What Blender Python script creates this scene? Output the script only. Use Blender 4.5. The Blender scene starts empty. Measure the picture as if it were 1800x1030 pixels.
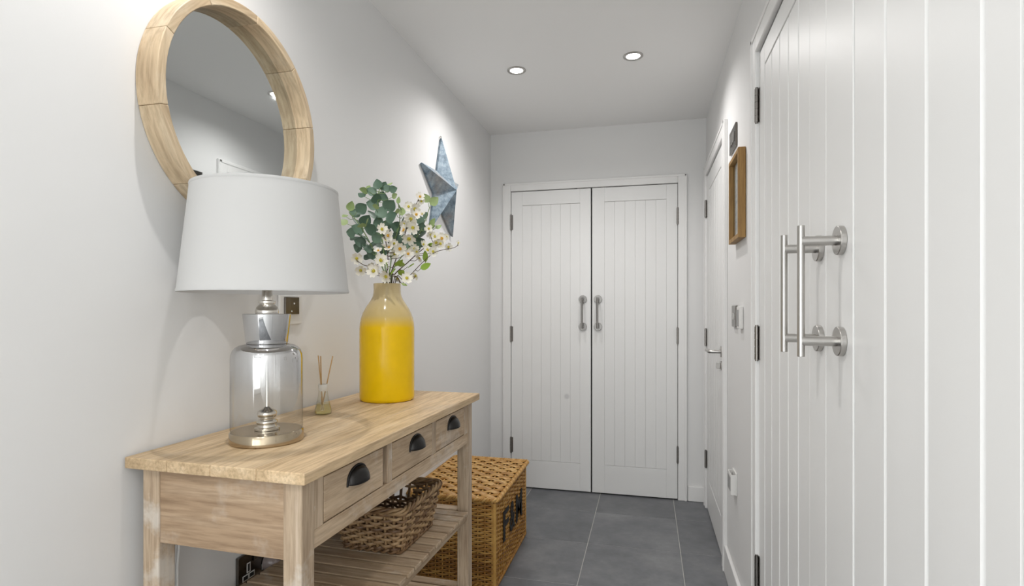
import bpy, math, random
from mathutils import Vector, Matrix
R = math.radians
PI = math.pi
rnd = random.Random(7)
SC = bpy.context.scene
COL = SC.collection

# ------------------------------------------------------------------ camera
cam_d = bpy.data.cameras.new('camera')
cam = bpy.data.objects.new('camera', cam_d); COL.objects.link(cam)
cam.location = (0, 0, 1.2)
YAW = 13.854
cam.rotation_euler = (R(90), 0, R(YAW))
cam_d.sensor_width = 36.0
cam_d.lens = 965 / 1800 * 36
cam_d.shift_y = 28 / 1800
cam_d.clip_start = 0.02
SC.camera = cam

# ------------------------------------------------------------------ world, exposure
wd = bpy.data.worlds.new('world'); SC.world = wd; wd.use_nodes = True
wd.node_tree.nodes['Background'].inputs[0].default_value = (0.93, 0.97, 1.0, 1)
wd.node_tree.nodes['Background'].inputs[1].default_value = 1.0
SC.view_settings.view_transform = 'Standard'
SC.view_settings.look = 'None'
SC.view_settings.gamma = 1
SC.view_settings.exposure = 0.29
SC.view_settings.use_curve_mapping = False

REAR_FILL_W = 13.0      # added fill light in an unseen rear opening, behind the camera
SIDE_FILL_W = 29.0 # added fill in an unseen left opening, brightens the near doors
SPOT_W = 16.5          # each recessed ceiling lamp
XL, XR, YB, YE, ZC = -1.038, 0.355, 3.60, -2.6, 2.385
d = bpy.data.lights.new('rear_fill', 'AREA'); d.shape = 'RECTANGLE'; d.size = 1.25; d.size_y = 1.95
d.energy = REAR_FILL_W; d.color = (0.97, 1.0, 0.99)
o = bpy.data.objects.new('rear_fill', d); COL.objects.link(o)
o.location = (-0.34, YE + 0.03, 1.15); o.rotation_euler = (R(90), 0, 0)
d = bpy.data.lights.new('side_fill', 'AREA'); d.shape = 'RECTANGLE'; d.size = 1.2; d.size_y = 1.7
d.energy = SIDE_FILL_W; d.color = (0.97, 1.0, 0.99)
o = bpy.data.objects.new('side_fill', d); COL.objects.link(o)
o.location = (XL + 0.02, -1.55, 0.98); o.rotation_euler = (R(90), 0, R(-90))
LAMPS = [(-0.631, 2.652), (-0.065, 2.632), (-0.72, 0.93), (-0.631, -0.65), (-0.065, -0.65)]  # last two lamps are added behind the camera to brighten the near walls
for (x, y) in LAMPS:
    d = bpy.data.lights.new('downlight_beam', 'SPOT'); d.energy = SPOT_W; d.color = (1.0, 0.975, 0.955)
    d.spot_size = R(156); d.spot_blend = 0.85; d.shadow_soft_size = 0.014
    o = bpy.data.objects.new('downlight_beam', d); COL.objects.link(o); o.location = (x, y, ZC - 0.012)

# ------------------------------------------------------------------ mesh helpers
class MB:
    def __init__(s): s.v = []; s.f = []; s.m = []; s.mi = 0
    def add(s, vs, fs):
        b = len(s.v); s.v += [tuple(p) for p in vs]; s.f += [tuple(b + i for i in f) for f in fs]; s.m += [s.mi] * len(fs)
    def box(s, x0, x1, y0, y1, z0, z1, M=None):
        vs = [Vector(p) for p in ((x0,y0,z0),(x1,y0,z0),(x1,y1,z0),(x0,y1,z0),(x0,y0,z1),(x1,y0,z1),(x1,y1,z1),(x0,y1,z1))]
        if M: vs = [M @ p for p in vs]
        s.add(vs, [(0,3,2,1),(4,5,6,7),(0,1,5,4),(1,2,6,5),(2,3,7,6),(3,0,4,7)]); return s
    def tube(s, pts, r, n=8, closed=False, flat=1.0, up=None, cap=True):
        pts = [Vector(p) for p in pts]; N = len(pts); vs = []; fs = []
        rr = r if isinstance(r, (list, tuple)) else [r] * N
        prev = None
        for i, p in enumerate(pts):
            if closed: t = pts[(i+1) % N] - pts[i-1]
            else: t = pts[min(i+1, N-1)] - pts[max(i-1, 0)]
            t.normalize()
            if up is not None: a = Vector(up)
            elif prev is not None: a = prev
            else: a = Vector((0,0,1)) if abs(t.z) < .9 else Vector((1,0,0))
            a = a - t * a.dot(t)
            if a.length < 1e-5: a = t.orthogonal()
            a.normalize(); prev = a; b = t.cross(a)
            for k in range(n):
                q = 2*PI*(k+.5)/n
                vs.append(p + a*math.cos(q)*rr[i] + b*math.sin(q)*rr[i]*flat)
        M_ = N if closed else N-1
        for i in range(M_):
            j = (i+1) % N
            for k in range(n):
                l = (k+1) % n
                fs.append((i*n+k, i*n+l, j*n+l, j*n+k))
        if not closed and cap:
            fs.append(tuple(range(n-1,-1,-1))); fs.append(tuple((N-1)*n+k for k in range(n)))
        s.add(vs, fs); return s
    def cyl(s, p0, p1, r, n=24, r2=None):
        return s.tube([p0, p1], [r, r if r2 is None else r2], n)
    def lathe(s, prof, n=48, c=(0,0), cap0=False, cap1=False):
        vs = []; fs = []
        for (r, z) in prof:
            for k in range(n):
                a = 2*PI*k/n; vs.append((c[0]+r*math.cos(a), c[1]+r*math.sin(a), z))
        for i in range(len(prof)-1):
            for k in range(n):
                l = (k+1) % n; fs.append((i*n+k, i*n+l, (i+1)*n+l, (i+1)*n+k))
        if cap0: fs.append(tuple(range(n-1,-1,-1)))
        if cap1: fs.append(tuple((len(prof)-1)*n+k for k in range(n)))
        s.add(vs, fs); return s
    def mesh(s, name, mats, smooth=False):
        me = bpy.data.meshes.new(name); me.from_pydata(s.v, [], s.f)
        if not isinstance(mats, (list, tuple)): mats = [mats]
        for m in mats: me.materials.append(m)
        if len(mats) > 1: me.polygons.foreach_set('material_index', s.m)
        if smooth:
            me.polygons.foreach_set('use_smooth', [True]*len(me.polygons))
            me.set_sharp_from_angle(angle=R(smooth if smooth is not True else 40))
        me.validate(); me.update(); return me
    def build(s, name, mat, parent=None, bevel=0, smooth=False, seg=2):
        return link(name, s.mesh(name, mat, smooth), parent, bevel, seg)

def link(name, me, parent=None, bevel=0, seg=2):
    o = bpy.data.objects.new(name, me); COL.objects.link(o)
    if parent is not None: o.parent = parent
    if bevel:
        b = o.modifiers.new('bevel', 'BEVEL'); b.width = bevel; b.segments = seg; b.limit_method = 'ANGLE'; b.angle_limit = R(40)
        b.harden_normals = False
    return o

def empty(name, loc=(0,0,0), rz=0, parent=None):
    o = bpy.data.objects.new(name, None); COL.objects.link(o); o.location = loc; o.rotation_euler = (0,0,rz)
    o.empty_display_size = .05
    if parent is not None: o.parent = parent
    return o
def tag(o, label, cat, group=None, kind=None):
    if label: o['label'] = label
    if cat: o['category'] = cat
    if group: o['group'] = group
    if kind: o['kind'] = kind
    return o
def struct(o): o['kind'] = 'structure'; return o
def stuff(o): o['kind'] = 'stuff'; return o

# ------------------------------------------------------------------ materials
def mat(name, col, rough=.5, metal=0.0, **kw):
    m = bpy.data.materials.new(name); m.use_nodes = True; nt = m.node_tree; b = nt.nodes['Principled BSDF']
    b.inputs['Base Color'].default_value = (*col, 1); b.inputs['Roughness'].default_value = rough; b.inputs['Metallic'].default_value = metal
    for k, v in kw.items(): b.inputs[k].default_value = v
    return m
def N(m, t, **kw):
    n = m.node_tree.nodes.new(t)
    for k, v in kw.items(): setattr(n, k, v)
    return n
def L(m, a, b): m.node_tree.links.new(a, b)
def bump(m, hsock, strength, dist=.001):
    n = N(m, 'ShaderNodeBump'); n.inputs['Strength'].default_value = strength; n.inputs['Distance'].default_value = dist
    L(m, hsock, n.inputs['Height']); L(m, n.outputs[0], m.node_tree.nodes['Principled BSDF'].inputs['Normal']); return n
def ramp(m, fac, stops):
    r = N(m, 'ShaderNodeValToRGB'); e = r.color_ramp.elements
    while len(e) < len(stops): e.new(.5)
    for i, (p, c) in enumerate(stops): e[i].position = p; e[i].color = (*c, 1)
    L(m, fac, r.inputs[0]); return r.outputs[0]
def noise(m, scale, vec=None, detail=4, rough=.55, mapscale=None, coord='Object'):
    n = N(m, 'ShaderNodeTexNoise'); n.inputs['Scale'].default_value = scale; n.inputs['Detail'].default_value = detail; n.inputs['Roughness'].default_value = rough
    if vec is None:
        tc = N(m, 'ShaderNodeTexCoord'); vec = tc.outputs[coord]
    if mapscale:
        mp = N(m, 'ShaderNodeMapping'); mp.inputs['Scale'].default_value = mapscale; L(m, vec, mp.inputs[0]); vec = mp.outputs[0]
    L(m, vec, n.inputs['Vector']); return n.outputs['Fac']
def mixc(m, fac, a, b, mode='MIX'):
    n = N(m, 'ShaderNodeMix', data_type='RGBA', blend_type=mode)
    if isinstance(fac, float): n.inputs[0].default_value = fac
    else: L(m, fac, n.inputs[0])
    for s, x in ((n.inputs[6], a), (n.inputs[7], b)):
        if isinstance(x, tuple): s.default_value = (*x, 1)
        else: L(m, x, s)
    return n.outputs[2]

def wall_mat(name, c):
    m = mat(name, c, .75, **{'Specular IOR Level': .3})
    f = noise(m, 260, detail=3); bump(m, f, .12, .0006); return m
M_WALL = wall_mat('wall_emulsion', (.79, .787, .782))
M_CEIL = wall_mat('ceiling_emulsion', (.91, .907, .90))
def gloss_mat(name, c, r=.3):
    m = mat(name, c, r); f = noise(m, 14, mapscale=(1,1,.08), detail=3); bump(m, f, .10, .0015); return m
M_TRIM = gloss_mat('satin_white_paint', (.83, .825, .815), .35)
M_DOOR = gloss_mat('door_white_paint', (.81, .808, .80), .40)
# far leaf with a greyish round smudge
M_DOORS = gloss_mat('door_white_paint_smudged', (.83, .828, .82), .30)
def smudge(m, cx, cz, rad):
    tc = N(m, 'ShaderNodeTexCoord'); sp = N(m, 'ShaderNodeSeparateXYZ'); L(m, tc.outputs['Object'], sp.inputs[0])
    cb = N(m, 'ShaderNodeCombineXYZ'); L(m, sp.outputs[0], cb.inputs[0]); L(m, sp.outputs[2], cb.inputs[2])
    ds = N(m, 'ShaderNodeVectorMath', operation='DISTANCE'); L(m, cb.outputs[0], ds.inputs[0]); ds.inputs[1].default_value = (cx, 0, cz)
    r = N(m, 'ShaderNodeMapRange'); L(m, ds.outputs['Value'], r.inputs[0]); r.inputs[1].default_value = rad*.5; r.inputs[2].default_value = rad
    r.inputs[3].default_value = .55; r.inputs[4].default_value = 0
    L(m, mixc(m, r.outputs[0], (.83,.828,.82), (.5,.5,.51)), m.node_tree.nodes['Principled BSDF'].inputs['Base Color'])
M_DARK = mat('dark_gap', (.02,.02,.02), .8)

def tile_mat():
    m = mat('slate_grey_porcelain', (.1,.1,.11), .42)
    tc = N(m, 'ShaderNodeTexCoord'); oi = N(m, 'ShaderNodeObjectInfo')
    va = N(m, 'ShaderNodeVectorMath', operation='MULTIPLY_ADD'); va.inputs[1].default_value = (1,1,1)
    L(m, tc.outputs['Object'], va.inputs[0]); cb = N(m, 'ShaderNodeVectorMath', operation='SCALE'); cb.inputs[0].default_value = (9, 5, 3)
    L(m, oi.outputs['Random'], cb.inputs['Scale']); L(m, cb.outputs[0], va.inputs[2])
    f1 = noise(m, 3.2, va.outputs[0], 7, .62); f2 = noise(m, 22, va.outputs[0], 5, .6)
    c = ramp(m, f1, [(.28, (.115,.121,.132)), (.5, (.17,.175,.187)), (.72, (.24,.244,.252))])
    c2 = ramp(m, f2, [(.3, (.84,.84,.84)), (.7, (1.1,1.1,1.1))])
    c = mixc(m, 1.0, c, c2, 'MULTIPLY')
    br = N(m, 'ShaderNodeMapRange'); L(m, oi.outputs['Random'], br.inputs[0]); br.inputs[3].default_value = .92; br.inputs[4].default_value = 1.08
    hs = N(m, 'ShaderNodeHueSaturation'); L(m, br.outputs[0], hs.inputs['Value']); L(m, c, hs.inputs['Color'])
    b = m.node_tree.nodes['Principled BSDF']; L(m, hs.outputs[0], b.inputs['Base Color'])
    rr = N(m, 'ShaderNodeMapRange'); L(m, f2, rr.inputs[0]); rr.inputs[3].default_value = .34; rr.inputs[4].default_value = .58; L(m, rr.outputs[0], b.inputs['Roughness'])
    bump(m, f2, .15, .0008); return m
M_TILE = tile_mat()
M_GROUT = mat('grout', (.50,.49,.47), .9); bump(M_GROUT, noise(M_GROUT, 300), .3)

def wood_mat(name, axis, dark, mid, light, wash=(.70,.66,.60), washamt=.35, rough=.6, scale=1.0):
    m = mat(name, mid, rough)
    sc = {'x': (1.2, 16, 16), 'y': (16, 1.2, 16), 'z': (16, 16, 1.2)}[axis]
    tc = N(m, 'ShaderNodeTexCoord'); oi = N(m, 'ShaderNodeObjectInfo')
    sv = N(m, 'ShaderNodeVectorMath', operation='SCALE'); sv.inputs[0].default_value = (3.1, 7.7, 5.3); L(m, oi.outputs['Random'], sv.inputs['Scale'])
    ad = N(m, 'ShaderNodeVectorMath', operation='ADD'); L(m, tc.outputs['Object'], ad.inputs[0]); L(m, sv.outputs[0], ad.inputs[1])
    v = ad.outputs[0]
    f1 = noise(m, 1.6*scale, v, 6, .62, mapscale=sc); f2 = noise(m, 9*scale, v, 4, .6, mapscale=sc); f3 = noise(m, 7, v, 5, .65)
    f4 = noise(m, .55, v, 3, .5, mapscale=sc)
    c = ramp(m, f1, [(.26, dark), (.5, mid), (.72, light)])
    g = ramp(m, f2, [(.32, (.66,.62,.58)), (.6, (1.04,1.04,1.04))])
    c = mixc(m, .8, c, g, 'MULTIPLY')
    k = ramp(m, f3, [(.57, (0,0,0)), (.68, (1,1,1))])
    k2 = N(m, 'ShaderNodeMath', operation='MULTIPLY'); L(m, k, k2.inputs[0]); k2.inputs[1].default_value = washamt
    c = mixc(m, k2.outputs[0], c, wash)
    br = N(m, 'ShaderNodeMapRange'); L(m, oi.outputs['Random'], br.inputs[0]); br.inputs[3].default_value = .90; br.inputs[4].default_value = 1.10
    hs = N(m, 'ShaderNodeHueSaturation'); L(m, br.outputs[0], hs.inputs['Value']); L(m, c, hs.inputs['Color'])
    L(m, hs.outputs[0], m.node_tree.nodes['Principled BSDF'].inputs['Base Color'])
    bump(m, f2, .35, .0008); return m
DK, MD, LT = (.34,.23,.14), (.47,.345,.225), (.60,.47,.335)
W_TOP = wood_mat('washed_pine_top', 'y', (.45,.32,.18), (.65,.48,.29), (.77,.61,.41), washamt=.12, rough=.5)
W_Y = wood_mat('washed_pine_long', 'y', DK, MD, LT)
W_X = wood_mat('washed_pine_cross', 'x', DK, MD, LT)
W_Z = wood_mat('washed_pine_upright', 'z', (.37,.26,.17), (.50,.385,.27), (.62,.51,.40), washamt=.6)
W_END = wood_mat('washed_pine_end', 'x', (.30,.20,.12), (.41,.285,.18), (.50,.37,.25), washamt=.22)
W_MIR = wood_mat('mirror_frame_wood', 'y', (.50,.36,.22), (.64,.50,.33), (.74,.62,.45), wash=(.75,.66,.52), washamt=.25, scale=.8)
W_OAK = wood_mat('picture_frame_oak', 'z', (.25,.13,.033), (.37,.21,.062), (.47,.29,.10), washamt=0)

def metal_mat(name, c, r, aniso=None):
    m = mat(name, c, r, 1.0)
    if aniso:
        f = noise(m, 60, mapscale=aniso, detail=2); bump(m, f, .12, .0004)
    return m
M_STEEL = metal_mat('brushed_steel', (.50,.485,.465), .30, (1,1,.03))
M_STEELD = metal_mat('brushed_steel_shaded', (.27,.26,.25), .34, (1,1,.03))  # same steel, the far pulls' darker reflections put into the colour
M_CHROME = metal_mat('polished_nickel', (.72,.69,.64), .09)
M_BASE = metal_mat('nickel_wood_reflection', (.47,.39,.28), .14)  # tabletop wood reflection put into the metal's colour
M_HINGE = metal_mat('dull_hinge_steel', (.26,.245,.23), .32)
M_BLACKIRON = mat('dark_bronze', (.03,.028,.027), .33, .75)
M_NICKEL = metal_mat('black_nickel', (.17,.155,.14), .25)
M_PLAST = mat('white_plastic', (.78,.77,.75), .35)
M_GREYPLAST = mat('grey_plastic', (.30,.30,.30), .4)
M_MIRROR = mat('mirror_silver', (.66,.685,.685), .02, 1.0)

def fabric():
    m = mat('white_linen_shade', (.70,.695,.685), .9, **{'Specular IOR Level': .1})
    tc = N(m, 'ShaderNodeTexCoord')
    w1 = N(m, 'ShaderNodeTexNoise'); w1.inputs['Scale'].default_value = 90
    mp = N(m, 'ShaderNodeMapping'); mp.inputs['Scale'].default_value = (1,1,14); L(m, tc.outputs['Object'], mp.inputs[0]); L(m, mp.outputs[0], w1.inputs['Vector'])
    bump(m, w1.outputs['Fac'], .15, .0004)
    b = m.node_tree.nodes['Principled BSDF']
    tr = N(m, 'ShaderNodeBsdfTranslucent'); tr.inputs[0].default_value = (.85,.83,.79,1)
    mx = N(m, 'ShaderNodeMixShader'); mx.inputs[0].default_value = .15; L(m, b.outputs[0], mx.inputs[1]); L(m, tr.outputs[0], mx.inputs[2])
    L(m, mx.outputs[0], m.node_tree.nodes['Material Output'].inputs[0]); return m
M_SHADE = fabric()

def thin_glass(name, tint=(1,1,1), zgrad=None, base=.04, edge=.42):
    """thin blown glass: clear with a fresnel sheen; zgrad=(z0,z1,amount) silvers it towards z1"""
    m = bpy.data.materials.new(name); m.use_nodes = True; nt = m.node_tree; nt.nodes.remove(nt.nodes['Principled BSDF'])
    t = N(m, 'ShaderNodeBsdfTransparent'); t.inputs[0].default_value = (*tint, 1)
    g = N(m, 'ShaderNodeBsdfGlossy'); g.inputs['Roughness'].default_value = .03; g.inputs[0].default_value = (.66,.66,.665,1)
    fr = N(m, 'ShaderNodeLayerWeight'); fr.inputs[0].default_value = .22
    fac = N(m, 'ShaderNodeMath', operation='MULTIPLY_ADD'); L(m, fr.outputs['Facing'], fac.inputs[0]); fac.inputs[1].default_value = .5; fac.inputs[2].default_value = base
    s = fac.outputs[0]
    pw = N(m, 'ShaderNodeMath', operation='POWER'); L(m, fr.outputs['Facing'], pw.inputs[0]); pw.inputs[1].default_value = 2.5
    L(m, mixc(m, pw.outputs[0], tint, tuple(q*edge for q in tint)), t.inputs[0])
    if zgrad:
        tc = N(m, 'ShaderNodeTexCoord'); sp = N(m, 'ShaderNodeSeparateXYZ'); L(m, tc.outputs['Object'], sp.inputs[0])
        r = N(m, 'ShaderNodeMapRange', interpolation_type='SMOOTHSTEP'); L(m, sp.outputs[2], r.inputs[0])
        r.inputs[1].default_value, r.inputs[2].default_value = zgrad[0], zgrad[1]; r.inputs[3].default_value = 0; r.inputs[4].default_value = zgrad[2]
        ad = N(m, 'ShaderNodeMath', operation='ADD', use_clamp=True); L(m, s, ad.inputs[0]); L(m, r.outputs[0], ad.inputs[1]); s = ad.outputs[0]
    mx = N(m, 'ShaderNodeMixShader'); L(m, s, mx.inputs[0]); L(m, t.outputs[0], mx.inputs[1]); L(m, g.outputs[0], mx.inputs[2])
    L(m, mx.outputs[0], nt.nodes['Material Output'].inputs[0]); return m
M_JAR = thin_glass('silvered_ombre_glass', (.95,.945,.93), (.085, .19, .80))
M_COLLAR = thin_glass('silvered_glass', (.8,.8,.8), (-1, -.5, .75))
M_GLASS = thin_glass('clear_glass', (.97,.98,.95))
M_FROST = mat('frosted_collar', (.72,.70,.65), .5)
M_OILMAT = mat('scented_oil', (.86,.78,.42), .05, **{'Transmission Weight': .75, 'IOR': 1.3})
M_REED = mat('rattan_reed', (.50,.31,.13), .7)

def vase_mat():
    m = mat('two_tone_glaze', (.8,.55,.02), .15, **{'Specular IOR Level': .28, 'Coat Weight': .0, 'Coat Roughness': .05})
    tc = N(m, 'ShaderNodeTexCoord'); sp = N(m, 'ShaderNodeSeparateXYZ'); L(m, tc.outputs['Object'], sp.inputs[0])
    f = noise(m, 6, detail=3)
    a = N(m, 'ShaderNodeMath', operation='MULTIPLY_ADD'); L(m, f, a.inputs[0]); a.inputs[1].default_value = .022; L(m, sp.outputs[2], a.inputs[2])
    c = ramp(m, a.outputs[0], [(.0, (.88,.57,.002)), (.250, (.86,.54,.002)), (.290, (.62,.47,.20)), (.345, (.60,.48,.27))])
    f2 = noise(m, 18, detail=5); k = ramp(m, f2, [(.3, (.94,.94,.94)), (.7, (1.03,1.03,1.03))])
    L(m, mixc(m, 1.0, c, k, 'MULTIPLY'), m.node_tree.nodes['Principled BSDF'].inputs['Base Color']); return m
M_VASE = vase_mat()

def wicker_mat(name, cols, rough=.5):
    m = mat(name, cols[1], rough)
    g = N(m, 'ShaderNodeNewGeometry'); f = noise(m, 35, detail=3)
    a = N(m, 'ShaderNodeMath', operation='MULTIPLY_ADD'); L(m, f, a.inputs[0]); a.inputs[1].default_value = .6
    b = N(m, 'ShaderNodeMath', operation='MULTIPLY'); L(m, g.outputs['Random Per Island'], b.inputs[0]); b.inputs[1].default_value = .5
    L(m, b.outputs[0], a.inputs[2])
    c = ramp(m, a.outputs[0], [(.2, cols[0]), (.5, cols[1]), (.85, cols[2])])
    L(m, c, m.node_tree.nodes['Principled BSDF'].inputs['Base Color'])
    bump(m, noise(m, 240, detail=2), .3, .0006); return m
M_HAMPER = wicker_mat('buff_willow', [(.19,.075,.012), (.40,.185,.034), (.64,.37,.10)], .38)
M_LID = wicker_mat('buff_split_willow', [(.30,.13,.022), (.50,.26,.06), (.72,.46,.17)], .36)
M_RATTAN = wicker_mat('grey_brown_rattan', [(.07,.034,.014), (.22,.125,.058), (.45,.30,.155)], .5)
M_GAPSHADE = mat('woven_gap_shade', (.035,.022,.014), .7)  # near-black colour standing in for shade behind the weave
M_PAINTBLK = mat('black_stencil_paint', (.012,.011,.011), .7)

def star_mat():
    m = mat('washed_blue_zinc', (.3,.36,.42), .7, .05)
    f = noise(m, 26, detail=8, rough=.78); f2 = noise(m, 5, detail=4)
    c = ramp(m, f, [(.3, (.07,.10,.13)), (.46, (.19,.26,.32)), (.58, (.31,.39,.46)), (.72, (.47,.52,.55))])
    k = ramp(m, f2, [(.55, (0,0,0)), (.72, (.7,.7,.7))])
    L(m, mixc(m, k, c, (.42,.34,.27)), m.node_tree.nodes['Principled BSDF'].inputs['Base Color']); bump(m, f, .3, .001); return m
M_STAR = star_mat()
def leaf_mat(name, a, b):
    m = mat(name, a, .45); g = N(m, 'ShaderNodeObjectInfo'); f = noise(m, 40, detail=3)
    ad = N(m, 'ShaderNodeMath', operation='MULTIPLY_ADD'); L(m, f, ad.inputs[0]); ad.inputs[1].default_value = .5; 
    h = N(m, 'ShaderNodeMath', operation='MULTIPLY'); L(m, g.outputs['Random'], h.inputs[0]); h.inputs[1].default_value = .5; L(m, h.outputs[0], ad.inputs[2])
    L(m, mixc(m, ad.outputs[0], a, b), m.node_tree.nodes['Principled BSDF'].inputs['Base Color']); return m
M_EUC = leaf_mat('eucalyptus_leaf', (.055,.115,.075), (.17,.265,.19))
M_EUCL = leaf_mat('young_eucalyptus_leaf', (.30,.42,.15), (.50,.60,.32))
M_LIME = leaf_mat('lime_leaf', (.20,.34,.03), (.36,.50,.08))
M_STEMG = mat('green_stem', (.20,.30,.11), .6)
M_TWIG = mat('brown_twig', (.10,.065,.04), .7)
M_PETAL = mat('cream_petal', (.86,.83,.74), .6)
M_PETALC = mat('yellow_green_centre', (.58,.50,.05), .7)
M_PETALO = mat('amber_centre', (.68,.38,.03), .7)
M_EMIT = bpy.data.materials.new('lamp_emitter'); M_EMIT.use_nodes = True
_b = M_EMIT.node_tree.nodes['Principled BSDF']; _b.inputs['Emission Color'].default_value = (1,.98,.95,1); _b.inputs['Emission Strength'].default_value = 12

# ------------------------------------------------------------------ room shell
def wall_with_hole(x, thick, y0, y1, holes, top):
    """wall in a plane of constant x, full height, holes = [(ya, yb, z)]"""
    b = MB(); y = y0
    for (ya, yb, z) in sorted(holes):
        b.box(min(x, x+thick), max(x, x+thick), y, ya, 0, top); b.box(min(x, x+thick), max(x, x+thick), ya, yb, z, top); y = yb
    b.box(min(x, x+thick), max(x, x+thick), y, y1, 0, top); return b
b = MB(); b.box(XL-.1, XL, YE, -2.17, -.02, ZC+.02); b.box(XL-.1, XL, -.93, YB, -.02, ZC+.02); b.box(XL-.1, XL, -2.17, -.93, 1.85, ZC+.02); b.box(XL-.1, XL, -2.17, -.93, -.02, .11)
struct(b.build('wall_left', M_WALL))
wf = struct(empty('added_window_2', (XL-.05, -1.55, 0)))  # added frame around the side fill light, never in view
b = MB()
for y0, y1 in ((-.62,-.57),(-.025,.025),(.57,.62)): b.box(-.03, .03, y0, y1, .11, 1.85)
b.box(-.03,.03,-.62,.62,.11,.16); b.box(-.03,.03,-.62,.62,1.80,1.85)
b.build('added_window_frame', M_TRIM, wf, .003)
LEAF_H = 2.02
struct(wall_with_hole(XR, .12, YE, YB, [(.50, 1.912, 2.035), (2.73, 3.48, 2.0)], ZC+.02).build('wall_right', M_WALL))
b = MB(); b.box(XL-.1, -.893, YB, YB+.1, -.02, ZC+.02); b.box(-.893, .186, YB, YB+.1, 1.992, ZC+.02); b.box(.186, XR+.12, YB, YB+.1, -.02, ZC+.02)
struct(b.build('wall_back', M_WALL))
b = MB(); b.box(XL-.1, -.97, YE-.1, YE, -.02, ZC+.02); b.box(.29, XR+.12, YE-.1, YE, -.02, ZC+.02); b.box(-.97, .29, YE-.1, YE, 2.13, ZC+.02); b.box(-.97, .29, YE-.1, YE, -.02, .17)
struct(b.build('wall_front', M_WALL))
wf = struct(empty('added_window_1', (-.34, YE-.05, 0)))  # added frame around the rear fill light, never in view
b = MB()
for x0, x1 in ((-.63,-.58),(-.025,.025),(.58,.63)): b.box(x0, x1, -.03, .03, .17, 2.13)
b.box(-.63,.63,-.03,.03,.17,.22); b.box(-.63,.63,-.03,.03,2.08,2.13)
b.build('added_window_frame', M_TRIM, wf, .003)
struct(MB().box(XL-.1, XR+.12, YE-.1, YB+.1, ZC, ZC+.06).build('ceiling', M_CEIL))
# cupboard interiors behind the doors, gap shade put into the near-black colour
for i,(x0,x1,y0,y1,z1) in enumerate(((XR+.06, XR+.5, .5, 1.912, 2.035), (XR+.06, XR+.5, 2.73, 3.48, 2.0), (-.893, .186, YB+.06, YB+.4, 1.992))):
    b = MB(); b.box(x0, x1, y0, y1, -.02, 0); b.box(x0, x1, y0, y1, z1, z1+.02)
    if i < 2: b.box(x1, x1+.02, y0, y1, -.02, z1); b.box(x0,x1,y0-.02,y0,-.02,z1); b.box(x0,x1,y1,y1+.02,-.02,z1)
    else: b.box(x0, x1, y1, y1+.02, -.02, z1); b.box(x0-.02,x0,y0,y1,-.02,z1); b.box(x1,x1+.02,y0,y1,-.02,z1)
    struct(b.build('trim_%d' % (10+i), M_DARK))

floor = struct(MB().box(XL-.1, XR+.12, YE-.1, YB+.1, -.05, -.0016).build('floor', M_GROUT))
PX, PY, J = .4555, .4405, .0035
xs = [XL+.002]; x = -.297 - PX*1
while x < XR-.01:
    if x > xs[0] + .02: xs.append(x)
    x += PX
xs.append(XR-.002)
y = 2.385 - 12*PY; ys = []
while y < YB + .1:
    if y > YE - .02: ys.append(y)
    y += PY
ys = [YE-.05] + ys + [YB+.05]
for i in range(len(xs)-1):
    for j in range(len(ys)-1):
        x0, x1, y0, y1 = xs[i], xs[i+1], ys[j], ys[j+1]
        if x1-x0 < .03 or y1-y0 < .03: continue
        MB().box(x0+J/2, x1-J/2, y0+J/2, y1-J/2, -.010, 0).build('tile', M_TILE, floor, .0012, seg=1)

# skirting
def skirting(name, pts_box):
    b = MB(); b.box(*pts_box); return struct(b.build(name, M_TRIM, None, .004))
skirting('baseboard_right', (XR-.016, XR-.0005, 1.978, 2.659, 0.001, .125))
skirting('baseboard_right_near', (XR-.016, XR-.0005, YE+.02, .425, 0.001, .125))
skirting('baseboard_back', (.246, XR-.001, YB-.016, YB-.0005, 0.001, .095))
skirting('baseboard_back_left', (XL+.001, -.948, YB-.016, YB-.0005, 0.001, .095))
skirting('baseboard_left', (XL+.0005, XL+.014, YE+.02, YB-.017, 0.001, .125))

# architraves (moulded: a stepped cross section)
def archi_x(name, y0, y1, ztop, w=.068):
    """around an opening y0..y1 in the right-hand wall"""
    t = struct(empty(name, (XR, (y0+y1)/2, 0))); h = (y1-y0)/2
    for s, nm in ((-1,'architrave_side'), (1,'architrave_side')):
        b = MB(); a = s*h
        b.box(-.018, .0, min(a, a+s*w), max(a, a+s*w), 0.001, ztop+w); b.build(nm, M_TRIM, t, .004)
        MB().box(-.021, -.0175, min(a+s*w*.70, a+s*w*.92), max(a+s*w*.70, a+s*w*.92), 0.001, ztop+w*.92).build('architrave_bead', M_TRIM, t, .0015)
    MB().box(-.018, .0, -h, h, ztop, ztop+w).build('architrave_head', M_TRIM, t, .004)
    MB().box(-.021, -.0175, -h-w*.92, h+w*.92, ztop+w*.70, ztop+w*.92).build('architrave_bead', M_TRIM, t, .0015)
    b = MB(); b.box(.0, .11, -h-.002, -h+.0, 0.001, ztop); b.box(.0, .11, h, h+.002, 0.001, ztop); b.build('door_lining', M_TRIM, t)
    return t
archi_x('trim_1', .495, 1.908, 2.028)
archi_x('trim_2', 2.727, 3.482, 2.0)
t = struct(empty('trim_3', (-.3535, YB, 0)))
for s in (-1, 1):
    a = s*.5395
    MB().box(min(a, a+s*.056), max(a, a+s*.056), -.018, .0, 0.001, 1.990+.056).build('architrave_side', M_TRIM, t, .004)
    MB().box(min(a+s*.040, a+s*.052), max(a+s*.040, a+s*.052), -.021, -.0175, 0.001, 1.990+.052).build('architrave_bead', M_TRIM, t, .0015)
MB().box(-.5395, .5395, -.018, .0, 1.990, 1.990+.056).build('architrave_head', M_TRIM, t, .004)
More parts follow.
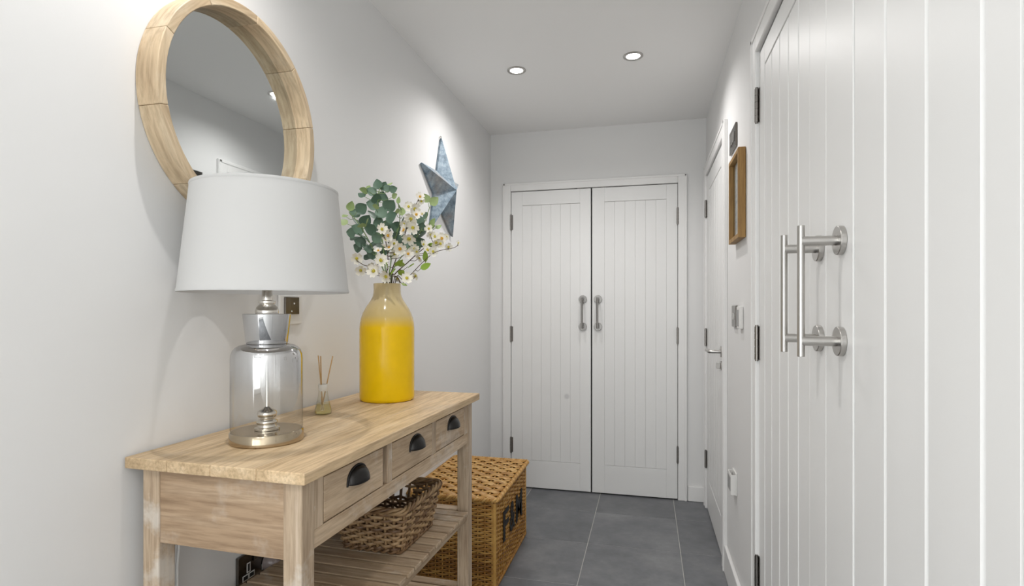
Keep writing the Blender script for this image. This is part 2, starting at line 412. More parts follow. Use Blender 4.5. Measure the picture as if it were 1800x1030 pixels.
MB().box(-.59, .59, -.021, -.0175, 2.030, 2.042).build('architrave_bead', M_TRIM, t, .0015)

# doors -----------------------------------------------------------------
def hinge(parent, x, y, z, h=.1):
    """butt hinge knuckle at local x, proud of the face y"""
    b = MB(); n = 5; g = h/n
    for k in range(n): b.cyl((x, y-.008, z-h/2+k*g+.0009), (x, y-.008, z-h/2+(k+1)*g-.0009), .0068, 12)
    b.cyl((x, y-.008, z-h/2-.004), (x, y-.008, z+h/2+.004), .0052, 10)
    b.box(x-.003, x+.013, y-.0022, y+.001, z-h/2, z+h/2)
    return b.build('hinge', M_HINGE, parent, smooth=40)
def pull(parent, x, y, zc, L_=.246, cc=.187, rb=.0066, rp=.0092, off=.070, rr=.027, m=None):
    m = m or M_STEEL
    p = empty('pull_handle', (x, y, zc), parent=parent)
    b = MB(); b.cyl((0,-off,-L_/2), (0,-off,L_/2), rb, 24); b.build('grip_bar', m, p, .0006, smooth=40)
    for s in (-1, 1):
        MB().cyl((0,-off,s*cc/2), (0,-.008,s*cc/2), rp, 24).build('post', m, p, smooth=40)
        MB().cyl((0,-.0105,s*cc/2), (0,0.0,s*cc/2), rr, 40).build('rose', m, p, .0012, smooth=40)
    return p
def leaf(name, loc, rz, w, z0, z1, panel, grooves, ptop, pbot, m=M_DOOR, thick=.04, vb=.0042, gp=.0012):
    """door leaf; local x along its width, front face at local y=0 looking towards -y"""
    t = struct(empty(name, loc, rz)); a, c = panel
    b = MB()
    b.box(0, a, 0, thick, z0, z1); b.box(c, w, 0, thick, z0, z1); b.box(a, c, 0, thick, ptop, z1); b.box(a, c, 0, thick, z0, pbot); b.box(a, c, .012, thick, pbot, ptop)
    b.build('leaf_frame', m, t, .0015, seg=1)
    e = [a] + grooves + [c]
    for i in range(len(e)-1):
        MB().box(e[i]+gp, e[i+1]-gp, .0006 if vb < .002 else .0012, .0125, pbot+.0015, ptop-.0015).build('plank', m, t, vb, seg=1)
    return t
def eq(a, c, n): return [a+(c-a)*k/n for k in range(1, n)]
YD = 3.592
smudge(M_DOORS, .375, .624, .022)
dl = leaf('door_1', (-.890, YD, 0), 0, .532, .008, 1.986, (.076, .462), eq(.076,.462,6), 1.893, .188, m=M_DOORS, vb=.0013, gp=.0002)
dr = leaf('door_2', (-.349, YD, 0), 0, .532, .008, 1.986, (.080, .466), eq(.080,.466,6), 1.893, .188, vb=.0013, gp=.0002)
for t, x in ((dl, -.0015), (dr, .5335)):
    for z in (1.782, 1.032, .287): hinge(t, x, 0, z)
pull(dl, .481, 0, 1.174, .2, .178, .0068, .008, .06, .026, M_STEELD)
pull(dr, .038, 0, 1.174, .2, .178, .0068, .008, .06, .026, M_STEELD)
for t, x in ((dl, .46), (dr, .075)): MB().box(x-.014, x+.014, -.001, .02, 1.9862, 1.9895).build('ball_catch', M_HINGE, t)

XD = XR-.007
da = leaf('door_3', (XD, 3.478, 0), R(-90), .748, .008, 1.992, (.105, .643), eq(.105,.643,6), 1.895, .19)
for z in (1.80, 1.03, .30): hinge(da, -.0015, 0, z)
h = empty('lever_handle', (.685, 0, .995), parent=da)
MB().cyl((0,-.009,0), (0,0,0), .026, 32).build('rose', M_STEEL, h, .001, smooth=40)
MB().tube([(0,-.008,0),(0,-.045,0),(-.004,-.056,0),(-.014,-.060,0),(-.12,-.060,0)], .0085, 16).build('lever', M_STEEL, h, smooth=40)
h = empty('thumb_turn', (.685, 0, .928), parent=da)
MB().cyl((0,-.008,0), (0,0,0), .022, 32).build('rose', M_STEEL, h, .001, smooth=40)
MB().box(-.004,.004,-.026,-.008,-.014,.014).build('turn', M_STEEL, h, .002)

XN = .350
Y1 = 1.908
dn = leaf('door_4', (XN, Y1-.003, 0), R(-90), .677, .008, LEAF_H, (.077, .562), eq(.077,.562,5), 1.955, .19)
for z in (1.855, 1.09, .35): hinge(dn, -.0015, 0, z, .108)
Y2 = 1.227
G = [Y2-v for v in (.946, .819, .696)]
dm = leaf('door_5', (XN, Y2-.0, 0), R(-90), .722, .008, LEAF_H, (Y2-1.078, Y2-.630), G, 1.955, .19)
for z in (1.855, 1.09, .35): hinge(dm, .7235, 0, z, .108)
pull(dn, Y1-.003-1.262, 0, 1.2325)
pull(dm, Y2-1.131, 0, 1.2335)

# ceiling downlights ------------------------------------------------------
lab = ['lit round recessed ceiling spotlight, left of the two in front of the double doors',
       'lit round recessed ceiling spotlight, right of the two in front of the double doors',
       'lit round recessed ceiling spotlight straight above the white table lamp',
       'added unseen ceiling spotlight behind the camera, on the mirror wall side',
       'added unseen ceiling spotlight behind the camera, on the panelled door side']
for i, (x, y) in enumerate(LAMPS):
    t = empty('ceiling_spotlight', (x, y, ZC))
    tag(t, lab[i], 'ceiling light', 'recessed ceiling spotlights')
    b = MB(); b.lathe([(.046,.0), (.046,-.003), (.043,-.005), (.034,-.0045), (.0315,-.001)], 40); b.build('bezel', M_STEEL, t, smooth=50)
    b = MB(); b.lathe([(.0005,-.0022), (.0305,-.0022)], 40); b.build('lens', M_EMIT, t)

# ------------------------------------------------------------------ console table (local x towards the corridor, y along the wall)
TA = math.atan(.026/.977)
T = empty('console_table', (-.630, .905, 0), -TA)
tag(T, 'washed pine console table with three drawers and slatted shelves against the left wall', 'table')
LT_, TD, LW = .955, .379, .041     # leg frame length, depth, leg width
for k in range(4):
    w = .424/4; x0 = -.403 + k*w
    MB().box(x0+.0002, x0+w-.0002, -.020, LT_+.022, .8755, .8985).build('tabletop_plank', W_TOP, T, .0022)
for x in (-LW, -TD):
    for y in (0, LT_-LW):
        MB().box(x, x+LW, y, y+LW, 0, .875).build('leg', W_Z, T, .003)
for y in (.004, LT_-.026):
    MB().box(-TD+LW, -LW, y, y+.022, .722, .875).build('end_panel', W_END, T, .001)
MB().box(-TD+.004, -TD+.024, LW, LT_-LW, .722, .875).build('back_panel', W_Y, T, .001)
DZ0, DZ1 = .768, .8655
opens = [(.074, .340), (.364, .614), (.640, .880)]
MB().box(-.022, -.003, LW, LT_-LW, .731, DZ0).build('lower_rail', W_Y, T, .0015)
MB().box(-.022, -.003, LW, LT_-LW, DZ1, .875).build('upper_rail', W_Y, T, .001)
e = [LW] + [v for o_ in opens for v in o_] + [LT_-LW]
for k in range(0, len(e), 2):
    MB().box(-.022, -.003, e[k], e[k+1], DZ0, DZ1).build('drawer_divider', W_Z, T, .001)
for k, (a, c) in enumerate(opens):
    a2, c2 = a+.0025, c-.0025
    if k == 0: c2 = c-.024
    d = empty('drawer', (0, 0, 0), parent=T)
    MB().box(-.021, -.0025, a2, c2, DZ0+.003, DZ1-.003).build('drawer_front', W_Y, d, .0015)
    MB().box(-.30, -.022, a2+.006, c2-.006, DZ0+.006, DZ1-.02).build('drawer_box', W_Y, d)
    # cup pull: quarter dome with flange
    cy = (.198, .500, .770)[k]; b = MB(); n = 16; mrows = 8; W2, Hh, Dp = .037, .034, .024
    vs = []; fs = []
    for i in range(mrows+1):
        ph = (PI/2)*i/mrows           # 0 = open lower edge plane, up to the flange
        for j in range(n+1):
            th = PI*j/n
            vs.append((-.0025 + Dp*math.cos(ph)*math.sin(th)**.8, cy - W2*math.cos(th), .818 + Hh*math.sin(ph)*math.sin(th)**.6*1.0))
    for i in range(mrows):
        for j in range(n): fs.append((i*(n+1)+j, i*(n+1)+j+1, (i+1)*(n+1)+j+1, (i+1)*(n+1)+j))
    b.add(vs, fs)
    rim = [(-.0012, cy - (W2+.003)*math.cos(PI*j/20), .816 + (Hh+.004)*math.sin(PI*j/20)**.75) for j in range(21)]
    b.tube(rim, .0024, 8)
    cup = b.build('cup_pull', M_BLACKIRON, d, smooth=60)
    sd = cup.modifiers.new('solid', 'SOLIDIFY'); sd.thickness = .0015
# slatted shelves
def shelf(ztop, name):
    for x in (-.026, -TD+.004):
        MB().box(x, x+.020, LW*.5, LT_-LW*.5, ztop-.038, ztop-.0125).build('shelf_rail', W_Y, T, .001)
    y = .006; n = 20; p = (LT_-.012)/n
    for k in range(n):
        a, c = y + k*p + .004, y + (k+1)*p - .004
        x0, x1 = -TD-.0, .006
        if k == 0 or k == n-1: x0, x1 = -TD+LW+.001, -LW-.001
        MB().box(x0, x1, a, c, ztop-.012, ztop).build('shelf_slat', W_X, T, .002)
shelf(.500, 'upper'); shelf(.232, 'lower')

# ------------------------------------------------------------------ woven things
def rrect(hx, hy, r, t, n_side):
    """point and outward normal on a rounded rectangle, t in 0..1"""
    sx, sy, ar = 2*(hx-r), 2*(hy-r), PI*r/2
    P = 2*sx + 2*sy + 4*ar; s = (t % 1.0)*P
    segs = [(sx,'l',(-hx+r,-hy),(1,0),(0,-1)), (ar,'a',(hx-r,-hy+r),-PI/2,None), (sy,'l',(hx,-hy+r),(0,1),(1,0)), (ar,'a',(hx-r,hy-r),0,None),
            (sx,'l',(hx-r,hy),(-1,0),(0,1)), (ar,'a',(-hx+r,hy-r),PI/2,None), (sy,'l',(-hx,hy-r),(0,-1),(-1,0)), (ar,'a',(-hx+r,-hy+r),PI,None)]
    for (ln, k, p, a, nn) in segs:
        if s <= ln or (ln, k, p, a, nn) == segs[-1]:
            if k == 'l': return (p[0]+a[0]*s, p[1]+a[1]*s), nn
            q = a + s/r; return (p[0]+r*math.cos(q), p[1]+r*math.sin(q)), (math.cos(q), math.sin(q))
        s -= ln
def weave(hx0, hy0, hx1, hy1, z0, z1, r, rows, stakes, amp, rs, vflat, skip=None, jit=.0):
    """rings of weavers going in and out of stakes; returns (weavers, stakes) builders"""
    wv, st = MB(), MB(); sub = 4
    for k in range(rows):
        f = (k+.5)/rows; hx = hx0+(hx1-hx0)*f; hy = hy0+(hy1-hy0)*f; z = z0+(z1-z0)*f
        pts = []; ph = k % 2
        runs = [[]]
        for i in range(stakes*sub):
            t = i/(stakes*sub); (px, py), (nx, ny) = rrect(hx, hy, r, t, 0)
            o_ = amp*math.cos(PI*(i/sub + ph)); jj = jit*(rnd.random()-.5)
            if skip and skip(t, f):
                if runs[-1]: runs.append([])
                continue
            runs[-1].append((px+nx*o_, py+ny*o_, z+jj))
        if len(runs) == 1: wv.tube(runs[0], rs*vflat, 6, closed=True, up=(0,0,1), flat=1/vflat*.8)
        else:
            if runs[0] and runs[-1]: runs = [runs[-1]+runs[0]] + runs[1:-1]
            for q in runs:
                if len(q) > 1: wv.tube(q, rs*vflat, 6, up=(0,0,1), flat=1/vflat*.8)
    for i in range(stakes):
        t = i/stakes; (ax, ay), _ = rrect(hx0, hy0, r, t, 0); (bx, by), _ = rrect(hx1, hy1, r, t, 0)
        st.tube([(ax, ay, z0), (bx, by, z1)], rs*1.05, 6)
    return wv, st
def twist(b, ring, z, R_, rs, strands, turns, n):
    """rope-like border following ring(t) -> (x, y), normal"""
    for s in range(strands):
        pts = []
        for i in range(n):
            t = i/n; (px, py), (nx, ny) = ring(t); a = 2*PI*(turns*t + s/strands)
            pts.append((px+nx*R_*math.cos(a), py+ny*R_*math.cos(a), z + R_*math.sin(a)))
        b.tube(pts, rs, 6, closed=True)

# hamper
HX, HY = .193, .300
H = empty('wicker_hamper', (-.826, 2.560, 0))
tag(H, 'honey brown wicker hamper with black lettering, on the floor beyond the console table', 'hamper')
wv, st = weave(HX, HY, HX, HY, .018, .372, .018, 38, 60, .0046, .0036, 1.22)
stuff(wv.build('side_weave', M_HAMPER, H, smooth=60)); stuff(st.build('upright_stakes', M_HAMPER, H, smooth=60))
MB().box(-HX+.012, HX-.012, -HY+.012, HY-.012, .01, .368).build('shade_filler', M_GAPSHADE, H)  # added dark box, shade inside the hamper put into its colour
b = MB(); twist(b, lambda t: rrect(HX, HY, .018, t, 0), .011, .006, .0055, 2, 45, 360); b.build('base_border', M_HAMPER, H, smooth=60)
for sx in (-1, 1):
    for sy in (-1, 1):
        b = MB(); b.cyl((sx*(HX+.001-.004), sy*(HY+.001-.004), .0), (sx*(HX+.001-.004), sy*(HY+.001-.004), .37), .009, 12); b.build('corner_post', M_HAMPER, H, smooth=60)
LX, LY = HX+.012, HY+.012
lid = empty('lid', (0,0,.372), parent=H)
MB().box(-LX+.008, LX-.008, -LY+.008, LY-.008, .002, .012).build('lid_board', M_GAPSHADE, lid)  # shade between the lid strands put into the near-black colour
b = MB(); rows = 54; py = 2*(LY-.006)/rows; ns = 9
for k in range(rows):
    y = -LY+.006+(k+.5)*py; ph = (k//3) % 2; pts = []
    for i in range(ns*4+1):
        x = -LX+.006 + 2*(LX-.006)*i/(ns*4)
        pts.append((x, y + (rnd.random()-.5)*.002, .0165 + (.0054*math.cos(PI*(i/4+ph)))))
    b.tube(pts, .0038, 6, up=(0,0,1), flat=1.75)
stuff(b.build('lid_weave', M_LID, lid, smooth=60))
b = MB()
for i in range(ns+1):
    x = -LX+.006 + 2*(LX-.006)*i/ns; b.tube([(x, -LY+.006, .0155), (x, LY-.006, .0155)], .004, 6)
stuff(b.build('lid_stakes', M_LID, lid, smooth=60))
b = MB(); twist(b, lambda t: rrect(LX, LY, .014, t, 0), .012, .0062, .0052, 3, 50, 400); b.build('lid_border', M_LID, lid, smooth=60)
# painted lettering on the corridor side
def letter(ch, y0, y1, z0, z1, x):
    cu = bpy.data.curves.new('letter', 'FONT'); cu.body = ch; cu.extrude = .0012/1; cu.offset = .015; cu.resolution_u = 6
    ob = bpy.data.objects.new('tmp', cu); COL.objects.link(ob)
    dg = bpy.context.evaluated_depsgraph_get(); me = bpy.data.meshes.new_from_object(ob.evaluated_get(dg))
    bpy.data.objects.remove(ob); me.name = 'painted_letter'
    vs = [v.co.copy() for v in me.vertices]
    a0, a1 = min(v.x for v in vs), max(v.x for v in vs); c0, c1 = min(v.y for v in vs), max(v.y for v in vs)
    for v, co in zip(me.vertices, vs):
        v.co = (x + co.z*1.0, y0+(y1-y0)*(co.x-a0)/(a1-a0), z0+(z1-z0)*(co.y-c0)/(c1-c0))
    me.materials.clear(); me.materials.append(M_PAINTBLK)
    return link('painted_letter', me, H)
for ch, a, c, z0, z1 in (('F', 2.372, 2.466, .155, .292), ('&', 2.492, 2.590, .150, .285), ('M', 2.615, 2.745, .150, .285)):
    letter(ch, a-2.560, c-2.560, z0, z1, HX+.0090)

# open basket on the shelf (in world space, aligned with the table)
BK = empty('rattan_basket', (-.772, 1.552, .5005), -TA)
tag(BK, 'open rectangular grey-brown rattan basket standing on the slatted table shelf', 'basket')
def hole(t, f):
    # hand hole in the far end (t along the far side)
    return .585 < t < .655 and .62 < f < .86
bx0, by0, bx1, by1, bh = .092, .115, .112, .140, .138
wv, st = weave(bx0, by0, bx1, by1, .012, bh-.012, .018, 12, 32, .0062, .0044, 1.02, skip=hole, jit=.003)
stuff(wv.build('weave', M_RATTAN, BK, smooth=60)); stuff(st.build('stakes', M_RATTAN, BK, smooth=60))
b = MB(); twist(b, lambda t: rrect(bx1+.001, by1+.001, .022, t, 0), bh-.006, .0068, .0044, 4, 9, 300); b.build('rim', M_RATTAN, BK, smooth=60)
b = MB(); twist(b, lambda t: rrect(bx0, by0, .018, t, 0), .0095, .0050, .0042, 2, 16, 240); b.build('base_ring', M_RATTAN, BK, smooth=60)
b = MB()
for k in range(16):
    x = -bx0+.006 + (2*bx0-.012)*k/15; b.tube([(x, -by0+.004, .009), (x, by0-.004, .009)], .0052, 6)
stuff(b.build('base_weave', M_RATTAN, BK, smooth=60))

# ------------------------------------------------------------------ table lamp
LP = empty('table_lamp', (-.846, 1.087, .8987))
tag(LP, 'table lamp with white drum shade and silvered glass jar body on the console table', 'lamp')
MB().lathe([(.0005,0),(.0770,0),(.0787,.002),(.0787,.0225),(.0765,.0255),(.0005,.0255)], 64).build('metal_base', M_BASE, LP, smooth=40)
jar = [(.0745,.0258),(.0765,.030),(.0765,.188),(.0755,.198),(.072,.2075),(.066,.214),(.058,.2185),(.048,.2205),(.043,.222)]
MB().lathe(jar, 64).build('glass_jar', M_JAR, LP, smooth=60)
MB().lathe([(.043,.2225),(.0445,.2245),(.0515,.289),(.0505,.290),(.0015,.290)], 64).build('glass_collar', M_COLLAR, LP, smooth=40)
MB().lathe([(.0005,.2225),(.0205,.2225),(.0205,.2895),(.0005,.2895)], 32).build('socket_core', M_NICKEL, LP, smooth=40)
MB().lathe([(.0045,.060),(.0045,.222)], 24).build('rod', M_CHROME, LP, smooth=60)
MB().lathe([(.0005,.0262),(.027,.0262),(.027,.030),(.020,.033),(.019,.037),(.0225,.041),(.0225,.046),(.018,.050),(.014,.052),(.0195,.056),(.0215,.062),(.0195,.068),(.013,.072),(.0095,.0735),(.0045,.078)], 40).build('turned_finial', M_CHROME, LP, smooth=50)
MB().lathe([(.0245,.2905),(.0255,.296),(.023,.305),(.017,.311),(.0155,.3125),(.0185,.315),(.0185,.319),(.0115,.3215),(.0108,.345),(.0108,.372),(.014,.374),(.014,.42),(.0005,.42)], 40).build('neck', M_CHROME, LP, smooth=50)
SH0, SH1, SR0, SR1 = .3385, .575, .1795, .155
b = MB(); b.lathe([(SR0, SH0), (SR0-.0003, SH0+.004), (SR1, SH1-.004), (SR1, SH1)], 96)
b.lathe([(SR1-.0018, SH1), (SR0-.002, SH0)], 96); b.lathe([(SR1, SH1), (SR1-.0018, SH1)], 96); b.lathe([(SR0-.002, SH0), (SR0, SH0)], 96)
sh = b.build('lamp_shade', M_SHADE, LP, smooth=60)
for (r_, z_) in ((SR0, SH0+.0035), (SR1+.0002, SH1-.0035)):
    b = MB(); b.tube([(r_*math.cos(2*PI*k/96), r_*math.sin(2*PI*k/96), z_) for k in range(96)], .0035, 6, closed=True, flat=.25)
    b.build('shade_trim', M_SHADE, sh, smooth=60)
b = MB()
for k in range(3):
    a = 2*PI*k/3+.5; b.tube([(.012*math.cos(a), .012*math.sin(a), .40), ((SR0-.006)*math.cos(a), (SR0-.006)*math.sin(a), .375)], .0014, 6)
b.build('shade_carrier', M_STEEL, sh)
b = MB(); b.lathe([(.0005,.420),(.013,.421),(.014,.44),(.022,.456),(.029,.478),(.028,.497),(.018,.512),(.0005,.516)], 32); b.build('light_bulb', mat('opal_bulb', (.85,.84,.8), .3), LP, smooth=60)

# lamp cable running down the wall behind the table
b = MB(); b.tube([(-.895,1.150,.903),(-.95,1.215,.9025),(-1.005,1.275,.9025),(-1.0235,1.290,.8995),(-1.0275,1.285,.875),(-1.0290,1.20,.81),(-1.0310,1.09,.755),(-1.0335,1.035,.70),(-1.034,1.027,.62),(-1.034,1.027,.50),(-1.034,1.035,.38),(-1.034,1.08,.32),(-1.034,1.20,.33),(-1.026,1.30,.39),(-1.012,1.333,.455)], .0028, 8)
tag(b.build('lamp_cable', M_PLAST, None, smooth=60), 'thin white lamp flex hanging down the left wall behind the table', 'cable')

# ------------------------------------------------------------------ vase
VX, VY = -.843, 1.679
V = empty('vase', (VX, VY, .8987))
tag(V, 'tall bottle-shaped ceramic vase, yellow with cream neck, on the console table', 'vase')
prof = [(.0005,.0),(.084,.0),(.0885,.004),(.0896,.012),(.0896,.215),(.0893,.235),(.0880,.253),(.0845,.271),(.0785,.289),(.0700,.305),(.0610,.319),(.0530,.331),(.0475,.3425),(.0452,.352),(.0442,.364),(.0446,.3835),(.0440,.3855),(.0425,.386),(.0405,.384),(.0400,.360),(.042,.345),(.05,.33),(.07,.30),(.082,.26),(.084,.20),(.084,.012),(.0005,.008)]
MB().lathe(prof, 72).build('vase_body', M_VASE, V, smooth=50)

# sprigs: positions seen in the photograph, unprojected onto depths around the vase axis
s_, c_ = math.sin(R(YAW)), math.cos(R(YAW))
def at(u, v, dd):
    r_ = (u-900)/965*dd; z = 1.2 - (v-543)/965*dd
    return Vector((-dd*s_ + r_*c_, dd*c_ + r_*s_, z))
DV = 1.832
VO = Vector((VX, VY, .8987))
def leaf_mesh(name, m, ln, wd, cup=.18, tip=.0):
    """leaf in local xy plane, stalk at origin, pointing +y, slightly cupped"""
    vs = []; fs = []; n = 7
    for i in range(n+1):
        t = i/n; w = wd/2*math.sin(PI*min(1, t**(.75)*(1-tip)+tip*t))**.75 if 0 < t < 1 else 0.0006
        y = ln*t
        for j in (-1, -.5, 0, .5, 1):
            vs.append((w*j, y, cup*wd*(abs(j)**2)*.35 + cup*ln*(t-.5)**2*.8))
    for i in range(n):
        for j in range(4): fs.append((i*5+j, i*5+j+1, (i+1)*5+j+1, (i+1)*5+j))
    b = MB(); b.add(vs, fs); return b.mesh(name, m, 80)
ME_EUC = leaf_mesh('leaf', M_EUC, .036, .034); ME_YNG = leaf_mesh('leaf', M_EUCL, .030, .026); ME_LIME = leaf_mesh('leaf', M_LIME, .032, .018, tip=.25)
def flower_mesh():
    b = MB(); n = 5
    for p in range(5):
        a = 2*PI*p/5; ca, sa = math.cos(a), math.sin(a); vs = []; fs = []
        for i in range(n+1):
            t = i/n; w = .0068*math.sin(PI*(.09+.62*t)); rr = .0018+.0155*t
            if i == n: w *= .75
            for j in (-1, 0, 1):
                notch = -.0018 if (i == n and j == 0) else 0
                X, Y, Z = rr+notch, w*j, .0025*t*t*2 + .0012*abs(j)
                vs.append((X*ca-Y*sa, X*sa+Y*ca, Z))
        for i in range(n):
            for j in range(2): fs.append((i*3+j, (i+1)*3+j, (i+1)*3+j+1, i*3+j+1))
        b.add(vs, fs)
    return b.mesh('flower', M_PETAL, 80)
ME_FL = flower_mesh()
def centre_mesh(m):
    b = MB(); b.lathe([(.0044,.0),(.0042,.0018),(.0030,.0034),(.0004,.0042)], 10)
    for k in range(6):
        a = k*PI/3; b.tube([(.002*math.cos(a), .002*math.sin(a), .003), (.005*math.cos(a), .005*math.sin(a), .0062)], .0006, 4)
    return b.mesh('flower_centre', m, 60)
ME_C1, ME_C2 = centre_mesh(M_PETALC), centre_mesh(M_PETALO)
def orient(yv, zv):
    yv = yv.normalized(); zv = (zv - yv*zv.dot(yv)).normalized(); xv = yv.cross(zv)
    return Matrix((xv, yv, zv)).transposed().to_4x4()
CAMV = Vector((0,0,1.2))
def sprig(name, label, cat, group, spine, items, stem_m, r0=.0022):
    """spine: list of (u,v,dd) above the vase mouth; items: (kind,u,v,ddoffset,scale)"""
    t = empty(name, VO); tag(t, label, cat, group)
    S = [at(*p) - VO for p in spine]
    root = Vector(((S[0].x)*.25, (S[0].y)*.25, .06)); mouth = Vector((max(-.03, min(.03, S[0].x*.6)), max(-.03, min(.03, S[0].y*.6)), .387))
    path = [root, mouth] + S
    # smooth path
    fine = []
    for i in range(len(path)-1):
        p0, p1, p2, p3 = path[max(0,i-1)], path[i], path[i+1], path[min(len(path)-1,i+2)]
        for k in range(5):
            q = k/5; fine.append(.5*((2*p1)+(p2-p0)*q+(2*p0-5*p1+4*p2-p3)*q*q+(3*p1-p0-3*p2+p3)*q**3))
    fine.append(path[-1])
    b = MB(); n = len(fine); b.tube(fine, [r0*(1-.55*i/n) for i in range(n)], 6)
    twigs = MB()
    for (k, u, v, dz, sc) in items:
        P = at(u, v, DV+dz) - VO
        cand = fine[6:] if len(fine) > 7 else fine
        A = min(cand, key=lambda q: (q-P).length + max(0, q.z-P.z+.01)*2.5)
        toc = (CAMV - (P+VO)).normalized()
        if k in 'EYL':
            me = {'E': ME_EUC, 'Y': ME_YNG, 'L': ME_LIME}[k]; ln = {'E': .040, 'Y': .030, 'L': .032}[k]*sc
            dirv = (P-A) + Vector((rnd.uniform(-.015,.015), rnd.uniform(-.015,.015), rnd.uniform(-.004,.02)))
            if dirv.length < .004: dirv = Vector((0,0,1))
            nz = toc + Vector((rnd.uniform(-1.1,1.1), rnd.uniform(-.6,.6), rnd.uniform(-.5,1.6)))
            M = orient(dirv, nz); base = P - M.to_3x3() @ Vector((0, ln*.5, 0))
            o = link('leaf', me, t); o.matrix_local = Matrix.Translation(base) @ M @ Matrix.Diagonal((sc, sc, sc, 1))
            end = base
        else:
            nz = toc + Vector((rnd.uniform(-.5,.5), rnd.uniform(-.3,.3), rnd.uniform(-.25,.5)))
            M = orient(Vector((rnd.uniform(-1,1), rnd.uniform(-1,1), rnd.uniform(-1,1))), nz)
            o = link('flower', ME_FL, t); o.matrix_local = Matrix.Translation(P) @ M @ Matrix.Diagonal((sc, sc, sc, 1))
            c = link('flower_centre', ME_C2 if k == 'G' else ME_C1, o)
            end = P - nz.normalized()*.001
        if (end-A).length > .004:
            mid = (A+end)/2 + Vector((0,0,-.006)); b.tube([A, mid, end], [.0012, .001, .0008], 5)
    b.build('stem', stem_m, t, smooth=60)
    return t
EG, BG = 'eucalyptus sprigs in the yellow vase', 'blossom sprigs in the yellow vase'
sprig('eucalyptus_sprig', 'round-leaved eucalyptus sprig leaning left towards the white lampshade', 'greenery', EG,
      [(672,470,DV-.01),(652,430,DV-.01),(632,395,DV-.02),(613,372,DV-.02)],
      [('E',626.7,402.8,-.03,1.25),('E',637,416.7,-.04,1.3),('E',617,409,0,1.1),('E',632,425,-.02,1.1),('E',643,436,-.03,1.2),('E',629,434,.02,1.1),
       ('E',651,445,-.01,1.2),('E',646,452,.02,1.0),('E',643,386,-.02,1.25),('E',628,392,0,1.2),('Y',616,362,-.02,1.15),('Y',603.5,391,0,1.1),('Y',606,380,.01,.8),
       ('E',625,374,-.01,1.1),('E',637,365,-.03,1.2),('Y',636,395,-.07,1.1),('Y',646,391,-.07,1.2),('E',656,430,.02,1.2),('E',622,420,.02,1.0)], M_STEMG, .0026)
sprig('eucalyptus_sprig', 'round-leaved eucalyptus sprig rising highest in the yellow vase', 'greenery', EG,
      [(677,470,DV+.01),(672,420,DV),(666,380,DV-.01),(664,345,DV-.01),(670,328,DV)],
      [('E',664,323,0,1.0),('E',675,326,.01,.9),('E',682,331,0,.8),('E',692,332,-.01,.8),('E',652,336,0,1.0),('Y',640,334,0,1.1),('E',635,343,.01,.8),
       ('E',654,359,-.01,1.2),('E',661,347,-.02,1.1),('E',672.5,345,.01,1.2),('E',686,359,-.03,1.35),('E',690,381,-.04,1.3),('E',672,372,-.02,1.3),
       ('E',654,378,0,1.2),('E',666,388,-.01,1.3),('Y',661,362,-.05,.9),('E',660,402,.02,1.3),('E',650,402,-.02,1.2),('E',660,416,-.01,1.2),('Y',648,331,.02,.8),('Y',686,324,.01,.7),('Y',693,344,.01,.8)], M_STEMG, .0026)
sprig('eucalyptus_sprig', 'round-leaved eucalyptus sprig in the middle of the bouquet, behind the blossoms', 'greenery', EG,
      [(686,470,DV+.02),(692,430,DV+.02),(702,395,DV+.02),(702,368,DV+.02)],
      [('Y',703,362,0,1.1),('Y',697,371,-.01,1.0),('Y',707,372,.01,1.0),('E',696,398,.02,1.2),('E',690,426,.01,1.2),('E',706,388,.03,1.2),('E',716,397,.04,1.1),
       ('E',676,408,.03,1.2),('E',702,415,.03,1.2),('E',712,431,.04,1.2),('E',696,447,.04,1.2),('E',676,440,.04,1.3),('E',724,425,.05,1.1),('E',680,395,.03,1.2),('E',664,430,.04,1.3),('Y',701,352,.01,.8)], M_STEMG, .0026)
sprig('eucalyptus_sprig', 'eucalyptus sprig leaning right in front of the grey metal star', 'greenery', EG,
      [(692,472,DV+.02),(718,435,DV+.03),(740,405,DV+.04),(755,365,DV+.05)],
      [('E',744,412,.02,1.2),('E',741,400,.04,1.15),('E',740,424,.02,1.2),('E',732,431,.02,1.3),('Y',763,353,.04,1.25),('Y',761,392,.03,1.3),('Y',757,400,.04,1.1),('Y',749,348,.04,1.1),
       ('E',737,386,.04,.95),('E',748,378,.06,.8),('E',728,412,.04,1.1),('Y',771,399,.04,.8)], M_STEMG, .0024)
sprig('blossom_sprig', 'white blossom twig drooping lowest on the left of the bouquet', 'flowers', BG,
      [(670,485,DV-.03),(655,470,DV-.05),(640,466,DV-.05),(627,458,DV-.05)],
      [('F',627,454,-.05,1.15),('F',634,475,-.05,1.1),('F',657,476.5,-.08,1.35),('F',669,458,-.09,1.35),('F',679,486,-.09,1.3),('F',651,470,-.04,1.0)], M_TWIG)
sprig('blossom_sprig', 'white blossom twig standing upright in the front of the bouquet', 'flowers', BG,
      [(680,478,DV-.05),(682,450,DV-.07),(678,425,DV-.08),(672,408,DV-.08)],
      [('F',671,403,-.09,1.15),('G',681,414,-.09,1.15),('F',679,422,-.08,1.0),('G',665,441,-.08,.85),('G',684,435,-.08,.95),('F',676,434,-.07,.9),('G',703,437,-.08,1.25),
       ('G',717,446,-.06,1.0),('F',693,428,-.03,.9),('F',694,446,-.06,.95),('L',681,466,-.10,1.1),('L',692,477,-.09,1.1),('L',701,461,-.08,1.3)], M_TWIG)
